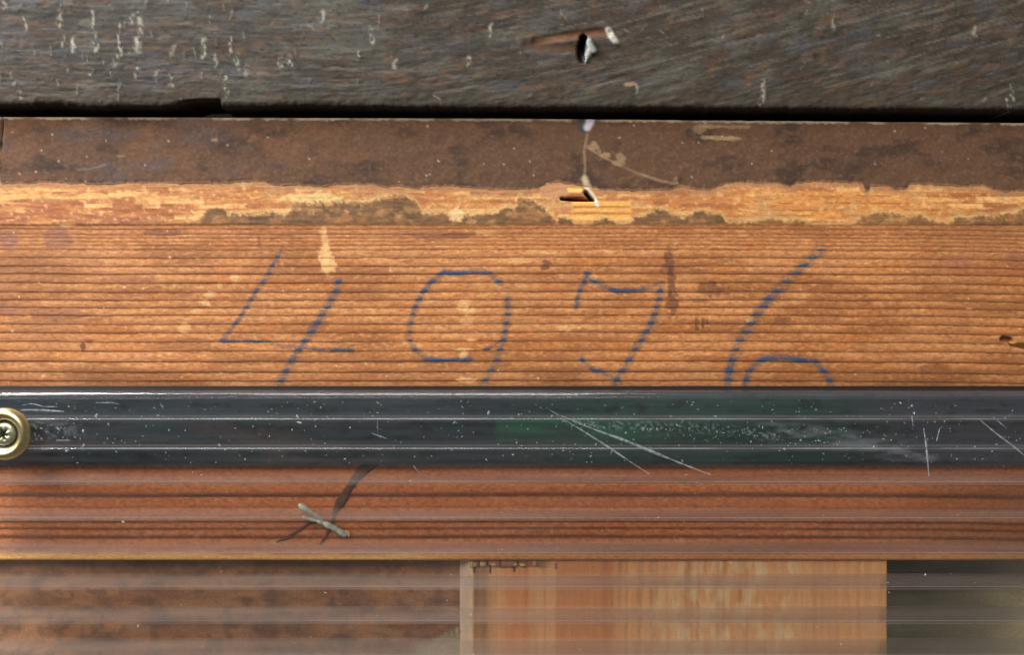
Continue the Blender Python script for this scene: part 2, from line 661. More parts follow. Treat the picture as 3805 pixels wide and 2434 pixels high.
# ------------------------------------------------------------------ ridged pine board
LINES = [835, 852, 871, 884.5, 898, 913, 929, 960, 991, 1019.5, 1053, 1088, 1117, 1145.5, 1173.5, 1207, 1239, 1272, 1307, 1346, 1385.5, 1418,
         1452, 1487, 1520, 1556, 1590, 1626, 1662, 1700, 1730, 1766, 1800, 1848, 1888, 1918, 1945, 1971, 2003, 2040, 2090, 2140]
LINES = np.array(LINES)
ring_r = np.random.default_rng(21)
ring_dark = ring_r.uniform(0.65, 1.0, len(LINES) + 1)
ring_amp = ring_r.uniform(0.7, 1.15, len(LINES) + 1)
for k in (10, 15, 19):
    ring_dark[k] = 1.0

residue_top = curve([(-300, 832), (0, 832), (100, 836), (340, 825), (450, 823), (540, 820), (600, 820), (740, 822), (757, 790), (775, 774), (800, 771),
                     (830, 778), (845, 795), (960, 798), (1000, 790), (1060, 800), (1085, 770), (1110, 747), (1150, 755), (1180, 752), (1250, 754),
                     (1330, 752), (1400, 745), (1440, 733), (1470, 728), (1510, 729), (1535, 745), (1560, 770), (1565, 795), (1620, 795), (1640, 788),
                     (1660, 797), (1675, 822), (1710, 824), (1725, 805), (1760, 798), (1850, 795), (1865, 780), (1890, 770), (1915, 775), (1925, 730),
                     (1935, 727), (1950, 740), (1980, 745), (2000, 760), (2030, 785), (2050, 800), (2065, 825), (2080, 808), (2120, 820), (2130, 838),
                     (2200, 838), (2210, 815), (2235, 811), (2260, 815), (2290, 832), (2340, 834), (2360, 806), (2400, 803), (2420, 785), (2460, 778),
                     (2490, 790), (2530, 812), (2560, 800), (2590, 785), (2620, 790), (2680, 800), (2700, 825), (2750, 832), (2845, 815), (2870, 810),
                     (2920, 825), (2950, 820), (3000, 825), (3030, 840), (3170, 840), (3190, 815), (3230, 795), (3260, 790), (3300, 795), (3350, 800),
                     (3420, 800), (3460, 820), (3520, 830), (3560, 805), (3600, 815), (3640, 800), (3680, 810), (3720, 800), (3760, 790), (3805, 780), (4200, 790)])


def warp(X):
    return 2.2 * np.sin(X / 520 + 1.0) + 3.5 * (vnoise(X / 420, X * 0 + 0.5, 77) - 0.5) + 9 * smooth(3300, 4000, X) - 5 * (1 - smooth(-200, 500, X))


def rings(X, Y):
    yy = Y - warp(X) - 3.5 * (fbm(X / 220, Y / 50, 31, 3) - 0.5) - 0.9 * (vnoise(X / 24, Y / 30, 33) - 0.5)
    i = np.clip(np.searchsorted(LINES, yy) - 1, 0, len(LINES) - 2)
    per = LINES[i + 1] - LINES[i]
    u = np.clip((yy - LINES[i]) / per, 0, 1)
    return i, u, per


def board_h(X, Y):
    i, u, per = rings(X, Y)
    amp = ring_amp[i] * np.clip(per / 32.0, 0.4, 1.15) * (0.65 + 0.7 * vnoise(X / 160, i * 3.7, 61))
    rise = u ** 1.35
    drop = 1 - smooth(0.90, 1.0, u)
    h = (rise * drop) * 2.5 * amp - 2.5
    h += (fbm(X / 26, Y / 5, 63, 3) - 0.5) * 1.4
    # the strip that lay under the tape is not worn into ridges
    flat = 1 - smooth(833, 838, Y)
    res = residue_mask(X, Y)
    torn = (fbm(X / 60, Y / 7, 66, 4) - 0.5) * 3 + res * 1.2 - 5.0 * (1 - smooth(-26, -14, Y - tape_edge(X)))
    h = h * (1 - flat) + torn * flat
    # arrises
    h += 3.5 * smooth(2050, 2062, Y) - 9 * smooth(2074, 2086, Y) ** 2 + 6 * (1 - smooth(438, 446, Y))
    h -= 40 * slot_mask(X, Y)
    chip = stroke(X, Y, [(3730, 1262), (3760, 1268), (3770, 1285), (3900, 1292)], 22, 0.5)
    h -= chip * 10
    return h


def residue_mask(X, Y):
    t = residue_top(X + (fbm(X / 12, Y / 12, 81, 3) - 0.5) * 14) + (fbm(X / 8, Y / 8, 82, 3) - 0.5) * 26
    return smooth(-8, 7, Y - t) * (1 - smooth(832, 836, Y - warp(X) * 0.3))


def slot_mask(X, Y):
    a = stroke(X, Y, [(2088, 738), (2120, 740), (2165, 741), (2206, 742)], 10, 0.5)
    b = stroke(X, Y, [(2178, 716), (2188, 728), (2200, 739)], 14, 0.5)
    return np.maximum(a, b)


def late(u):
    return smooth(0.15, 1.05, u)


def board_col(X, Y):
    i, u, per = rings(X, Y)
    under = smooth(1440, 1500, Y)
    lt = late(u) * ring_dark[i] * (0.75 + 0.5 * vnoise(X / 210, i * 5.3, 91))
    lt = np.clip(lt, 0, 1)
    n1 = fbm(X / 240, Y / 60, 93, 4)
    n2 = fbm(X / 40, Y / 9, 95, 4)
    c = np.zeros(X.shape + (3,)) + lin((186, 124, 75))
    c = mix(c, (206, 148, 90), 0.75 * smooth(0.5, 0.75, n2) * (1 - u))
    c = mix(c, (146, 90, 48), 0.8 * smooth(0.42, 0.7, n1))
    c = mix(c, (186, 112, 52), 0.5 * smooth(0.5, 0.8, fbm(X / 130, Y / 30, 97, 3)))
    c = mix(c, (108, 62, 34), 0.74 * lt)
    c = mix(c, (82, 46, 26), 0.22 * smooth(0.90, 0.98, u) * ring_dark[i])  # shadow line under each ring's lip, lightly painted in
    # finer, browner rings at the top
    c = mix(c, (150, 92, 55), 0.45 * (1 - smooth(835, 935, Y)))
    # redder wood below, brightened to offset light lost in the sheet
    c = mix(c, (212, 116, 60), 0.8 * under * (1 - 0.3 * n2))
    for (a, b, s) in ((1826, 1850, .75), (1930, 1947, .8), (1958, 1973, .75), (1985, 2005, .85)):
        m = smooth(a, (a + b) / 2, Y - warp(X)) * (1 - smooth(b - 4, b, Y - warp(X)))
        c = mix(c, (72, 34, 18), m * s * (0.7 + 0.5 * n2))
    fm = fbm(X / 13, Y / 8, 101, 3)
    c = mix(c, (126, 74, 38), 0.45 * smooth(0.55, 0.75, fm))
    c = mix(c, (214, 160, 104), 0.35 * smooth(0.58, 0.76, 1 - fm) * (1 - lt))
    gr = np.interp(X, [-100, 60, 500, 3000, 3500, 3900], [0.75, 0.5, 0.0, 0.0, 0.35, 0.6])  # grime and light falloff towards the ends, both put into the colour
    c = mix(c, (122, 76, 44), gr * smooth(0.3, 0.65, fbm(X / 300, Y / 120, 103, 4)))
    c = mix(c, (92, 56, 32), 0.6 * smooth(1340, 1440, Y) * (1 - under) * (0.5 + 0.5 * n1))  # shade above the sheet's top edge, put into the colour
    # grey and violet grime
    for (bx, by, rx, ry, col, s) in (
            (215, 880, 50, 50, (128, 82, 66), .6), (30, 895, 40, 30, (128, 84, 78), .6), (220, 1165, 110, 26, (118, 70, 50), .6),
            (600, 862, 90, 14, (112, 66, 46), .7), (1640, 878, 130, 14, (120, 76, 52), .7), (1700, 872, 70, 12, (112, 66, 44), .6),
            (480, 1040, 90, 14, (126, 76, 54), .5), (40, 1150, 60, 30, (126, 78, 62), .5), (3560, 975, 60, 16, (150, 96, 80), .5),
            (3760, 960, 40, 30, (128, 76, 60), .5), (3470, 1370, 60, 20, (110, 66, 40), .6), (1560, 860, 120, 16, (140, 92, 62), .5),
            (2120, 1255, 60, 14, (140, 82, 48), .5), (3650, 1000, 200, 20, (150, 88, 56), .4)):
        dab(c, X, Y, col, (bx, by, rx, ry), s, int(bx) % 50)
    # bare pale scars
    pale = [(1200, 855, 14, 26, .6), (1208, 895, 12, 40, .75), (1212, 945, 26, 34, .9), (1222, 985, 30, 28, .9), (868, 1030, 17, 11, .8),
            (816, 1060, 11, 11, .7), (780, 1094, 22, 14, .65), (762, 1126, 20, 11, .75), (735, 1155, 20, 12, .5), (680, 1218, 22, 20, .5),
            (1725, 1135, 26, 20, .6), (1745, 1155, 34, 12, .6), (1735, 1190, 26, 16, .45), (1750, 1264, 18, 5, .9), (1728, 1298, 36, 6, .85),
            (1722, 1318, 16, 14, .8), (1735, 1412, 40, 10, .6), (2205, 1030, 14, 14, .6), (1920, 968, 60, 14, .5), (2100, 1220, 30, 12, .5),
            (2010, 935, 60, 8, .45), (2265, 935, 18, 8, .5), (630, 955, 5, 6, 1.0), (145, 1050, 5, 5, .9), (160, 1398, 8, 7, .8),
            (250, 832, 25, 9, .7), (1800, 860, 40, 10, .35), (3600, 1145, 14, 5, .5), (2785, 1188, 12, 10, .8)]
    for k, (bx, by, rx, ry, s) in enumerate(pale):
        dab(c, X, Y, (222, 178, 120), (bx, by, rx, ry), s * 0.68, 100 + k, 0.6, 14)
    for k in range(45):
        r = np.random.default_rng(500 + k)
        bx, by = r.uniform(0, 3805), r.uniform(850, 1430)
        q = r.uniform(3, 5.5)
        spot(c, X, Y, (226, 196, 158), bx, by, q * 0.8, 0.6)
    # dark rubs
    for (bx, by, rx, ry, s) in ((2488, 975, 17, 45, .7), (2496, 1040, 14, 50, .65), (2500, 1130, 20, 45, .7), (2462, 1000, 10, 20, .5), (2650, 1075, 50, 24, .6),
                                (2600, 1120, 30, 10, .4), (2590, 1205, 7, 20, .7), (2612, 1200, 6, 22, .7), (2628, 1198, 6, 20, .6), (2905, 1188, 30, 10, .5),
                                (308, 1287, 7, 14, .9), (330, 1268, 14, 6, .6), (2030, 985, 20, 18, .7), (960, 892, 8, 20, .5)):
        dab(c, X, Y, (88, 52, 36), (bx, by, rx * 1.1, ry * 1.1), s, int(by) % 40, 0.7, 14)
    chip = stroke(X, Y, [(3728, 1258), (3752, 1258), (3765, 1278), (3805, 1290), (3900, 1296)], 17, 0.5)
    c = mix(c, (66, 34, 14), chip * 0.9)
    c = mix(c, (206, 140, 70), stroke(X, Y, [(3760, 1272), (3900, 1282)], 9, 0.6))
    # bottom arris, the light it catches painted in
    ar = smooth(2054, 2068, Y + 8 * (vnoise(X / 90, X * 0, 99) - 0.5)) * np.interp(X, [0, 1500, 1800, 2600, 3300, 4000], [1, .95, .4, .2, .35, .35])
    c = mix(c, (250, 190, 104), ar)
    nrow = int(np.nonzero(Y.min(1) < 845)[0][-1]) + 1 if Y.min() < 845 else 0
    if nrow:
        c[:nrow] = strip_col(X[:nrow], Y[:nrow], c[:nrow])
    return c


def strip_col(X, Y, c):
    # ---- strip with torn paper and glue above the ridges
    flat = 1 - smooth(833, 838, Y - warp(X) * 0.3)
    t = np.zeros(X.shape + (3,)) + lin((184, 120, 68))
    rr = np.random.default_rng(9)
    yb = 660.0
    k = 0
    while yb < 842:
        hb = rr.uniform(8, 19)
        edges = np.cumsum(rr.uniform(40, 240, 60)) - 400
        cols = rr.random(61)
        cols = cols[np.searchsorted(edges, X + (fbm(X / 20, Y / 10, 120 + k, 2) - .5) * 26)]
        rowm = smooth(yb - 2, yb + 1, Y + (fbm(X / 90, X * 0, 130 + k, 3) - .5) * 10) * (1 - smooth(yb + hb - 1, yb + hb + 2, Y + (fbm(X / 90, X * 0, 130 + k, 3) - .5) * 10))
        t = mix(t, (226, 172, 108), rowm * smooth(0.68, 0.76, cols) * 0.75)
        t = mix(t, (148, 88, 54), rowm * (1 - smooth(0.22, 0.30, cols)) * 0.7)
        yb += hb
        k += 1
    t = mix(t, (166, 106, 64), 0.7 * smooth(0.5, 0.7, fbm(X / 130, Y / 40, 142, 4)))
    leftw = (1 - smooth(500, 900, X))
    t = mix(t, (228, 174, 106), leftw * 0.6 * smooth(698, 706, Y) * (1 - smooth(745, 765, Y)) * smooth(0.35, 0.6, fbm(X / 70, Y / 14, 140, 3)))
    t = mix(t, (150, 86, 54), (1 - smooth(600, 800, X)) * 0.8 * smooth(752, 764, Y) * smooth(0.35, 0.6, fbm(X / 80, Y / 16, 141, 3)))
    rightw = smooth(2650, 2900, X) * (1 - smooth(3350, 3700, X))
    t = mix(t, (220, 150, 80), rightw * 0.5 * smooth(700, 720, Y))
    for yl in (728, 754, 779, 800, 826):
        m = np.exp(-((Y - yl - 4 * (vnoise(X / 150, X * 0, 150 + yl) - .5)) / 3.0) ** 2) * smooth(0.42, 0.55, vnoise(X / 60, X * 0 + yl, 151))
        t = mix(t, (128, 74, 34), m * 0.7 * smooth(2600, 2850, X))
    t = mix(t, (184, 140, 88), 0.7 * smooth(0.52, 0.7, fbm(X / 80, Y / 30, 145, 4)) * smooth(700, 1100, X))
    t = mix(t, (214, 186, 122), 0.8 * blob(X, Y, 1160, 735, 110, 20, 44) + 0 * X)
    t = mix(t, (222, 190, 138), 0.8 * blob(X, Y, 1698, 795, 28, 30, 45))
    n3 = fbm(X / 16, Y / 12, 147, 3)
    t = mix(t, (228, 182, 122), 0.45 * smooth(0.62, 0.75, n3))
    t = mix(t, (150, 92, 54), 0.45 * smooth(0.60, 0.75, 1 - n3))
    # thin paper film left just under the torn edge
    film = 1 - smooth(6, 26, Y - tape_edge(X) + (fbm(X / 14, Y / 14, 149, 3) - .5) * 14)
    t = mix(t, (164, 118, 80), film * 0.85)
    t = mix(t, (182, 132, 92), blob(X, Y, 2090, 710, 90, 34, 46, 0.25))
    # the small patch of clean ribbed wood below the slot
    pt = smooth(2120, 2135, X) * (1 - smooth(2338, 2350, X)) * smooth(742, 750, Y) * (1 - smooth(815, 826, Y))
    t = mix(t, (232, 172, 92), pt * 0.85)
    for yl in (768, 792):
        t = mix(t, (150, 88, 38), np.exp(-((Y - yl) / 5.0) ** 2) * pt * 0.85)
    res = residue_mask(X, Y)
    rn = fbm(X / 50, Y / 30, 155, 4)
    halo = smooth(-26, -2, Y - residue_top(X)) * (1 - res)
    t = mix(t, (196, 160, 104), halo * 0.65 * smooth(600, 900, X))
    rc = np.zeros(X.shape + (3,)) + lin((112, 80, 52))
    rc = mix(rc, (98, 72, 46), smooth(0.4, 0.7, rn))
    rc = mix(rc, (122, 88, 58), smooth(0.55, 0.75, fbm(X / 24, Y / 18, 157, 3)))
    strong = (0.62 + 0.5 * smooth(0.3, 0.6, fbm(X / 34, Y / 22, 158, 4))).clip(0, 1) * np.interp(X, [0, 740, 757, 2700, 2800, 3200, 4000], [0.6, 0.7, 1, 1, 0.7, 0.85, 0.85])
    sp = smooth(0.60, 0.72, fbm(X / 18, Y / 14, 159, 3)) * smooth(1080, 1150, X) * (1 - smooth(1320, 1420, X)) * (1 - smooth(790, 800, Y))
    t = t * (1 - (res * strong * (1 - 0.75 * sp))[..., None]) + rc * (res * strong * (1 - 0.75 * sp))[..., None]
    # ragged slot
    t = mix(t, (250, 196, 104), stroke(X, Y, [(2115, 705), (2158, 706)], 13, 0.5))
    t = mix(t, (150, 92, 56), blob(X, Y, 2135, 727, 34, 9, 47, 0.2))
    t = mix(t, (214, 200, 172), stroke(X, Y, [(2176, 690), (2186, 708), (2200, 722), (2212, 745), (2220, 760)], 15, 0.6))
    t = mix(t, (10, 8, 6), slot_mask(X, Y))
    c = c * (1 - flat[..., None]) + t * flat[..., None]
    return c


tape_edge_c = curve([(-300, 682), (0, 682), (60, 680), (110, 683), (150, 677), (240, 678), (262, 683), (400, 683), (460, 680), (550, 680), (620, 679), (700, 680),
                     (800, 681), (870, 680), (900, 676), (960, 674), (985, 676), (1010, 686), (1040, 688), (1100, 686), (1170, 692), (1220, 690), (1270, 684),
                     (1310, 683), (1330, 681), (1350, 689), (1380, 683), (1410, 691), (1440, 695), (1475, 690), (1500, 695), (1540, 702), (1565, 700),
                     (1570, 692), (1650, 695), (1670, 692), (1720, 693), (1780, 700), (1900, 704), (2000, 702), (2020, 690), (2070, 675), (2160, 688),
                     (2170, 690), (2186, 690), (2215, 700), (2240, 706), (2290, 706), (2370, 708), (2400, 707), (2490, 705), (2510, 697), (2530, 692),
                     (2550, 697), (2590, 705), (2640, 705), (2690, 682), (2750, 677), (2845, 680), (2890, 680), (2910, 687), (2935, 692), (2960, 680),
                     (3000, 676), (3040, 673), (3060, 676), (3110, 675), (3145, 678), (3190, 680), (3205, 682), (3215, 710), (3230, 705), (3234, 692),
                     (3300, 690), (3320, 705), (3370, 700), (3377, 686), (3400, 683), (3470, 684), (3510, 686), (3550, 692), (3600, 692), (3650, 688),
                     (3690, 705), (3730, 712), (3805, 710), (4200, 710)])


def tape_edge(X):
    return tape_edge_c(X) + (fbm(X / 9, X * 0, 160, 3) - 0.5) * 9


def top_edge(X):
    return np.interp(X, [-300, 0, 1900, 3805, 4200], [432, 434, 440, 456, 459])


xs = np.arange(-260, 4070, 5.0)
ys = np.concatenate([np.linspace(0, 1, 14)[:-1] * 215 + 440, np.arange(655, 834, 4.5), np.arange(834, 1446, 2.6), np.arange(1446, 2050, 5.0), np.linspace(2050, 2084, 12)])
X, Y = np.meshgrid(xs, ys)
Y = Y + (top_edge(X) - 440) * (1 - smooth(440, 640, Y))
h = board_h(X, Y)
board = empty("stretcher_board", (0, 0, 0))
tag(board, "orange-brown ridged pine board with blue crayon number 4976", "wooden board")
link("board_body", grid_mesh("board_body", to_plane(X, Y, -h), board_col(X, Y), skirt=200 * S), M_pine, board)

# ---- brown paper tape along the board's upper edge
xs = np.arange(-240, 4050, 4.5)
vv = np.concatenate([np.linspace(0, 0.06, 7), np.linspace(0.08, 0.9, 52), np.linspace(0.915, 1.0, 12)])
X, V = np.meshgrid(xs, vv)
te = top_edge(X) + 1.5 + (fbm(X / 40, X * 0, 162, 3) - 0.5) * 3
be = tape_edge(X)
Y = te + (be - te) * V
n1 = fbm(X / 110, Y / 60, 165, 4)
n2 = fbm(X / 34, Y / 26, 167, 4)
n3 = fbm(X / 10, Y / 9, 169, 3)
c = np.zeros(X.shape + (3,)) + lin((92, 65, 47))
c = mix(c, (68, 49, 38), smooth(0.45, 0.7, n1))
c = mix(c, (92, 66, 49), 0.8 * smooth(0.5, 0.72, n2))
c = mix(c, (110, 74, 50), 0.5 * smooth(0.5, 0.7, fbm(X / 140, Y / 80, 171, 4)) * (1 - smooth(900, 1900, X)))
c = mix(c, (78, 70, 70), 0.5 * smooth(0.5, 0.7, fbm(X / 160, Y / 60, 173, 3)) * (1 - smooth(500, 1400, X)))
c = mix(c, (122, 96, 74), 0.3 * smooth(0.62, 0.76, n3))
c = mix(c, (66, 48, 36), 0.35 * smooth(0.6, 0.76, 1 - n3))
rim = (1 - smooth(4, 11, Y - te + (n3 - .5) * 12))
c = mix(c, (168, 148, 126), rim * (0.1 + 0.8 * smooth(0.35, 0.6, fbm(X / 70, X * 0, 175, 3))))
lowrim = smooth(-9, -1, Y - be + (n3 - .5) * 9)
c = mix(c, (136, 100, 72), lowrim * 0.8)
# scuffs, drip and scratch round the centre right
c = mix(c, (150, 122, 90), 0.7 * (0.5 + 0.5 * smooth(0.3, 0.6, n2)) * stroke(X, Y, [(2190, 552), (2240, 582), (2300, 612), (2360, 640), (2440, 668), (2530, 688), (2560, 698)], 9, 0.9))
for (bx, by, rx, ry, s) in ((2205, 542, 20, 16, .9), (2228, 562, 10, 8, .8), (2252, 575, 18, 9, .8), (2305, 585, 18, 16, .8), (2300, 605, 22, 12, .7), (2510, 668, 10, 14, .5),
                            (2600, 478, 30, 20, .5), (2680, 512, 60, 8, .8), (2720, 515, 40, 7, .6), (2620, 510, 30, 7, .7), (2640, 470, 40, 8, .6), (2730, 470, 60, 7, .5),
                            (800, 520, 14, 6, .8), (450, 580, 16, 6, .5), (310, 470, 60, 20, .12)):
    dab(c, X, Y, (164, 136, 102), (bx, by, rx, ry), s * 0.65, int(bx) % 37, 0.6, 14)
c = mix(c, (150, 122, 96), 0.6 * stroke(X, Y, [(2182, 500), (2170, 560), (2174, 620), (2170, 690)], 9, 0.9))
c = mix(c, (196, 176, 142), 0.8 * stroke(X, Y, [(2172, 664), (2182, 690), (2190, 710)], 22, 0.7))
c = mix(c, (66, 62, 66), stroke(X, Y, [(2160, 448), (2160, 470), (2160, 482)], 26, 0.5))
c = mix(c, (186, 180, 190), stroke(X, Y, [(2195, 446), (2188, 462), (2182, 472)], 26, 0.6))
c = mix(c, (138, 132, 146), 0.3 * stroke(X, Y, [(290, 632), (340, 626), (390, 612)], 7, 0.9))
rs = np.random.default_rng(31)
for k in range(40):
    bx, by = rs.uniform(0, 3805), rs.uniform(460, 680)
    q = rs.uniform(3, 5.5)
    spot(c, X, Y, (205, 186, 162), bx, by, q * 0.75, 0.55)
crack = stroke(X, Y, [(12, 440), (9, 500), (4, 550), (-2, 690)], 6, 0.5)
c = mix(c, (22, 18, 16), crack * 0.9)
c = mix(c, (190, 140, 92), 0.6 * (1 - smooth(-4, 4, X - np.interp(Y, [440, 690], [10, -4]))) * smooth(540, 580, Y))
h = 2.2 - 0.9 * smooth(-14, 0, Y - be) + (n1 - .5) * 2 + (n3 - .5) * 1.0 + rim * 1.0 - crack * 6 + (n2 - .5) * 3
link("paper_tape", grid_mesh("paper_tape", to_plane(X, Y, -h), c, skirt=3.0 * S), M_paper, board)["label"] = "dark brown paper tape with torn lower edge"

# ---- the number, four crayon figures
DIG = {
    4: [([(1040, 935), (1025, 965), (1010, 990), (985, 1035), (955, 1075), (925, 1125), (890, 1180), (855, 1225), (822, 1268)], 15),
        ([(818, 1270), (900, 1268), (1000, 1272), (1070, 1288), (1180, 1296), (1310, 1303)], 11),
        ([(1258, 1045), (1250, 1080), (1215, 1140), (1175, 1205), (1130, 1270), (1090, 1330), (1060, 1385), (1032, 1442)], 24)],
    9: [([(1862, 1054), (1820, 1018), (1790, 1005), (1740, 1010), (1700, 1017), (1650, 1012), (1610, 1040), (1575, 1080), (1545, 1130), (1528, 1185), (1520, 1240),
          (1525, 1275), (1545, 1305), (1590, 1335), (1650, 1343), (1700, 1340), (1745, 1333)], 19),
        ([(1800, 1304), (1830, 1285), (1868, 1262)], 10),
        ([(1885, 1108), (1887, 1160), (1880, 1210), (1870, 1260), (1858, 1300), (1845, 1340), (1825, 1375), (1800, 1420), (1786, 1442)], 22)],
    7: [([(2142, 1138), (2145, 1110), (2155, 1080), (2170, 1045), (2180, 1015), (2200, 1040), (2240, 1062), (2290, 1078), (2340, 1078), (2400, 1070), (2460, 1055)], 17),
        ([(2455, 1078), (2448, 1115), (2438, 1150), (2420, 1200), (2395, 1240), (2380, 1270), (2355, 1305), (2335, 1340), (2310, 1380), (2290, 1410), (2278, 1440)], 22),
        ([(2160, 1336), (2180, 1354), (2210, 1376), (2250, 1388), (2285, 1402), (2300, 1418)], 16)],
    6: [([(3055, 925), (3020, 955), (2985, 985), (2955, 1015), (2920, 1050), (2885, 1085), (2855, 1112), (2830, 1145), (2805, 1180), (2785, 1215), (2765, 1240),
          (2745, 1270), (2735, 1300), (2720, 1335), (2710, 1375), (2705, 1410), (2705, 1442)], 30),
        ([(2770, 1432), (2775, 1400), (2790, 1370), (2820, 1345), (2850, 1330), (2910, 1325), (2970, 1335), (3030, 1345), (3055, 1370), (3080, 1410), (3095, 1442)], 22)],
}
for dg, strokes in DIG.items():
    pts = np.concatenate([np.array(s[0], float) for s in strokes])
    xs = np.arange(pts[:, 0].min() - 34, pts[:, 0].max() + 34, 2.6)
    ys = np.arange(pts[:, 1].min() - 34, min(pts[:, 1].max() + 20, 1446), 1.7)
    X, Y = np.meshgrid(xs, ys)
    i, u, per = rings(X, Y)
    lt = smooth(0.5, 0.85, u) * (1 - 0.7 * smooth(0.95, 1.0, u))
    core = np.zeros(X.shape)
    halo = np.zeros(X.shape)
    for (p, w) in strokes:
        w = w * 0.98
        wob = (fbm(X / 12, Y / 8, 180 + dg, 3) - 0.5) * 10
        d, run = poly_dist(X, Y, p)
        press = 0.6 + 0.65 * vnoise(run * 11, run * 0 + w, 183 + dg)
        # where the stroke runs along a ring it lies on evenly
        core = np.maximum(core, (1 - smooth(w * 0.30, w * 0.62, d + wob * 0.6)) * press)
        halo = np.maximum(halo, 1 - smooth(w * 0.45, w * 1.05, d + wob))
    brk = smooth(0.22, 0.45, fbm(X / 9, Y / 5, 190 + dg, 3))
    cov = np.clip(core * (0.38 + 0.66 * lt) * (0.45 + 0.55 * brk), 0, 0.95)
    cov = np.maximum(cov, halo * (0.2 + 0.2 * lt) * (0.5 + 0.5 * brk))
    tone = np.zeros(X.shape + (3,)) + lin((92, 98, 92))
    tone = mix(tone, (32, 70, 106), smooth(0.24, 0.46, cov))
    V3 = to_plane(X, Y, -(board_h(X, Y) + 0.7))
    me = grid_mesh("crayon_digit", V3, tone, keep=cov > 0.015, alpha=cov)
    ob = link("crayon_digit", me, M_crayon, board)
    ob["label"] = "handwritten blue crayon figure %d" % dg

# ------------------------------------------------------------------ what lies below the board
# upright crossbar
xs = np.concatenate([np.linspace(1705, 1757, 12), np.arange(1762, 3296, 6.0), np.linspace(3297, 3308, 5)])
ys = np.concatenate([np.arange(2078, 2150, 4.0), np.arange(2150, 2660, 8.0)])
X, Y = np.meshgrid(xs, ys)
g1 = fbm(X / 14, Y / 500, 201, 4)
g2 = fbm(X / 60, Y / 900, 203, 3)
g3 = fbm(X / 22, Y / 70, 205, 4)
c = np.zeros(X.shape + (3,)) + lin((236, 172, 116))
c = mix(c, (238, 166, 106), 0.6 * smooth(0.4, 0.7, g2))
c = mix(c, (176, 108, 68), 0.5 * smooth(0.5, 0.75, 1 - g1))
c = mix(c, (204, 124, 78), 0.6 * smooth(2060, 2070, X) * (1 - smooth(2250, 2350, X)))
streak = smooth(2230, 2380, X) * (1 - smooth(2930, 3010, X))
c = mix(c, (250, 222, 176), streak * (0.15 + 0.4 * smooth(2350, 2600, X)) * smooth(0.3, 0.75, fbm(X / 24, Y / 50, 206, 3)))
c = mix(c, (222, 128, 72), 0.55 * smooth(1850, 1900, X) * (1 - smooth(1960, 1980, X)))
c = mix(c, (242, 178, 126), 0.6 * smooth(2900, 3100, X))
c = mix(c, (232, 170, 100), 0.8 * smooth(3270, 3292, X))
c = mix(c, (222, 160, 112), 0.75 * np.exp(-((X - 1987) / 5.0) ** 2))
c = mix(c, (112, 82, 64), 0.75 * smooth(1757, 1762, X) * (1 - smooth(1790, 1850, X)) * (0.5 + 0.5 * g3))
c = mix(c, (226, 196, 168), 1 - smooth(1750, 1757, X))  # lit left chamfer, its brightness painted in
# splintered end grain under the board
endm = smooth(1742, 1750, X) * (1 - smooth(1995, 2070, X)) * (1 - smooth(2112, 2118, Y + 6 * (vnoise(X / 20, X * 0, 207) - .5)))
c = mix(c, (124, 84, 62), endm * 0.8)
h = (g1 - .5) * 4 + (g3 - .5) * 2
for (tx, w, y0, y1, col) in ((1752, 6, 2090, 2116, (206, 172, 130)), (1766, 10, 2094, 2114, (196, 150, 96)), (1794, 13, 2092, 2112, (226, 180, 136)), (1832, 12, 2094, 2113, (206, 156, 124)),
                             (1880, 30, 2092, 2114, (160, 108, 80)), (1916, 7, 2096, 2110, (230, 210, 130)), (1941, 12, 2098, 2111, (232, 214, 112)), (1986, 8, 2088, 2112, (206, 156, 120))):
    m = smooth(tx - w, tx - w + 4, X) * (1 - smooth(tx + w - 4, tx + w, X)) * smooth(y0, y0 + 5, Y) * (1 - smooth(y1 - 5, y1, Y))
    c = mix(c, col, m * 0.9)
    h += m * 7
for (tx, w, y0, y1) in ((1781, 5, 2086, 2118), (1762, 5, 2114, 2140), (1808, 5, 2086, 2114), (1821, 5, 2104, 2142), (1860, 5, 2086, 2114), (1925, 5, 2086, 2112), (1913, 6, 2112, 2136), (2070, 4, 2096, 2126)):
    m = smooth(tx - w, tx, X) * (1 - smooth(tx, tx + w, X)) * smooth(y0, y0 + 6, Y) * (1 - smooth(y1 - 8, y1, Y))
    c = mix(c, (36, 24, 20), np.clip(m * 1.6, 0, 1) * 0.9)
    h -= m * 10
h -= 45 * (1 - smooth(1705, 1757, X)) + 12 * smooth(3297, 3308, X) ** 2
o = link("crossbar", grid_mesh("crossbar", to_plane(X, Y, 14 - h), c, skirt=200 * S), M_bar)
tag(o, "upright orange pine crossbar with pale left edge behind the clear sheet", "crossbar")

# brown backing left of the crossbar
xs = np.arange(-300, 1720, 7.0)
ys = np.arange(2040, 2660, 7.0)
X, Y = np.meshgrid(xs, ys)
n1 = fbm(X / 150, Y / 70, 211, 4)
n2 = fbm(X / 40, Y / 34, 213, 4)
c = np.zeros(X.shape + (3,)) + lin((172, 120, 84))
c = mix(c, (134, 94, 68), smooth(0.42, 0.68, n1))
c = mix(c, (150, 96, 62), 0.7 * smooth(0.5, 0.75, fbm(X / 260, Y / 60, 215, 3)))
c = mix(c, (88, 66, 52), 0.5 * smooth(0.5, 0.72, n2))
c = mix(c, (160, 124, 96), 0.4 * smooth(0.58, 0.75, fbm(X / 26, Y / 30, 217, 3)))
wd = smooth(0, 1, (Y - np.interp(X, [1500, 1600, 1700], [2412, 2395, 2345])) / 18.0) * smooth(1500, 1580, X)  # pale wedge: a rib's reflection painted on the backing
wd = wd * (0.55 + 0.45 * np.sin(X / 3.2) * (1 - smooth(2370, 2400, Y)))
c = mix(c, (196, 190, 150), np.clip(wd, 0, 1) * 0.8)
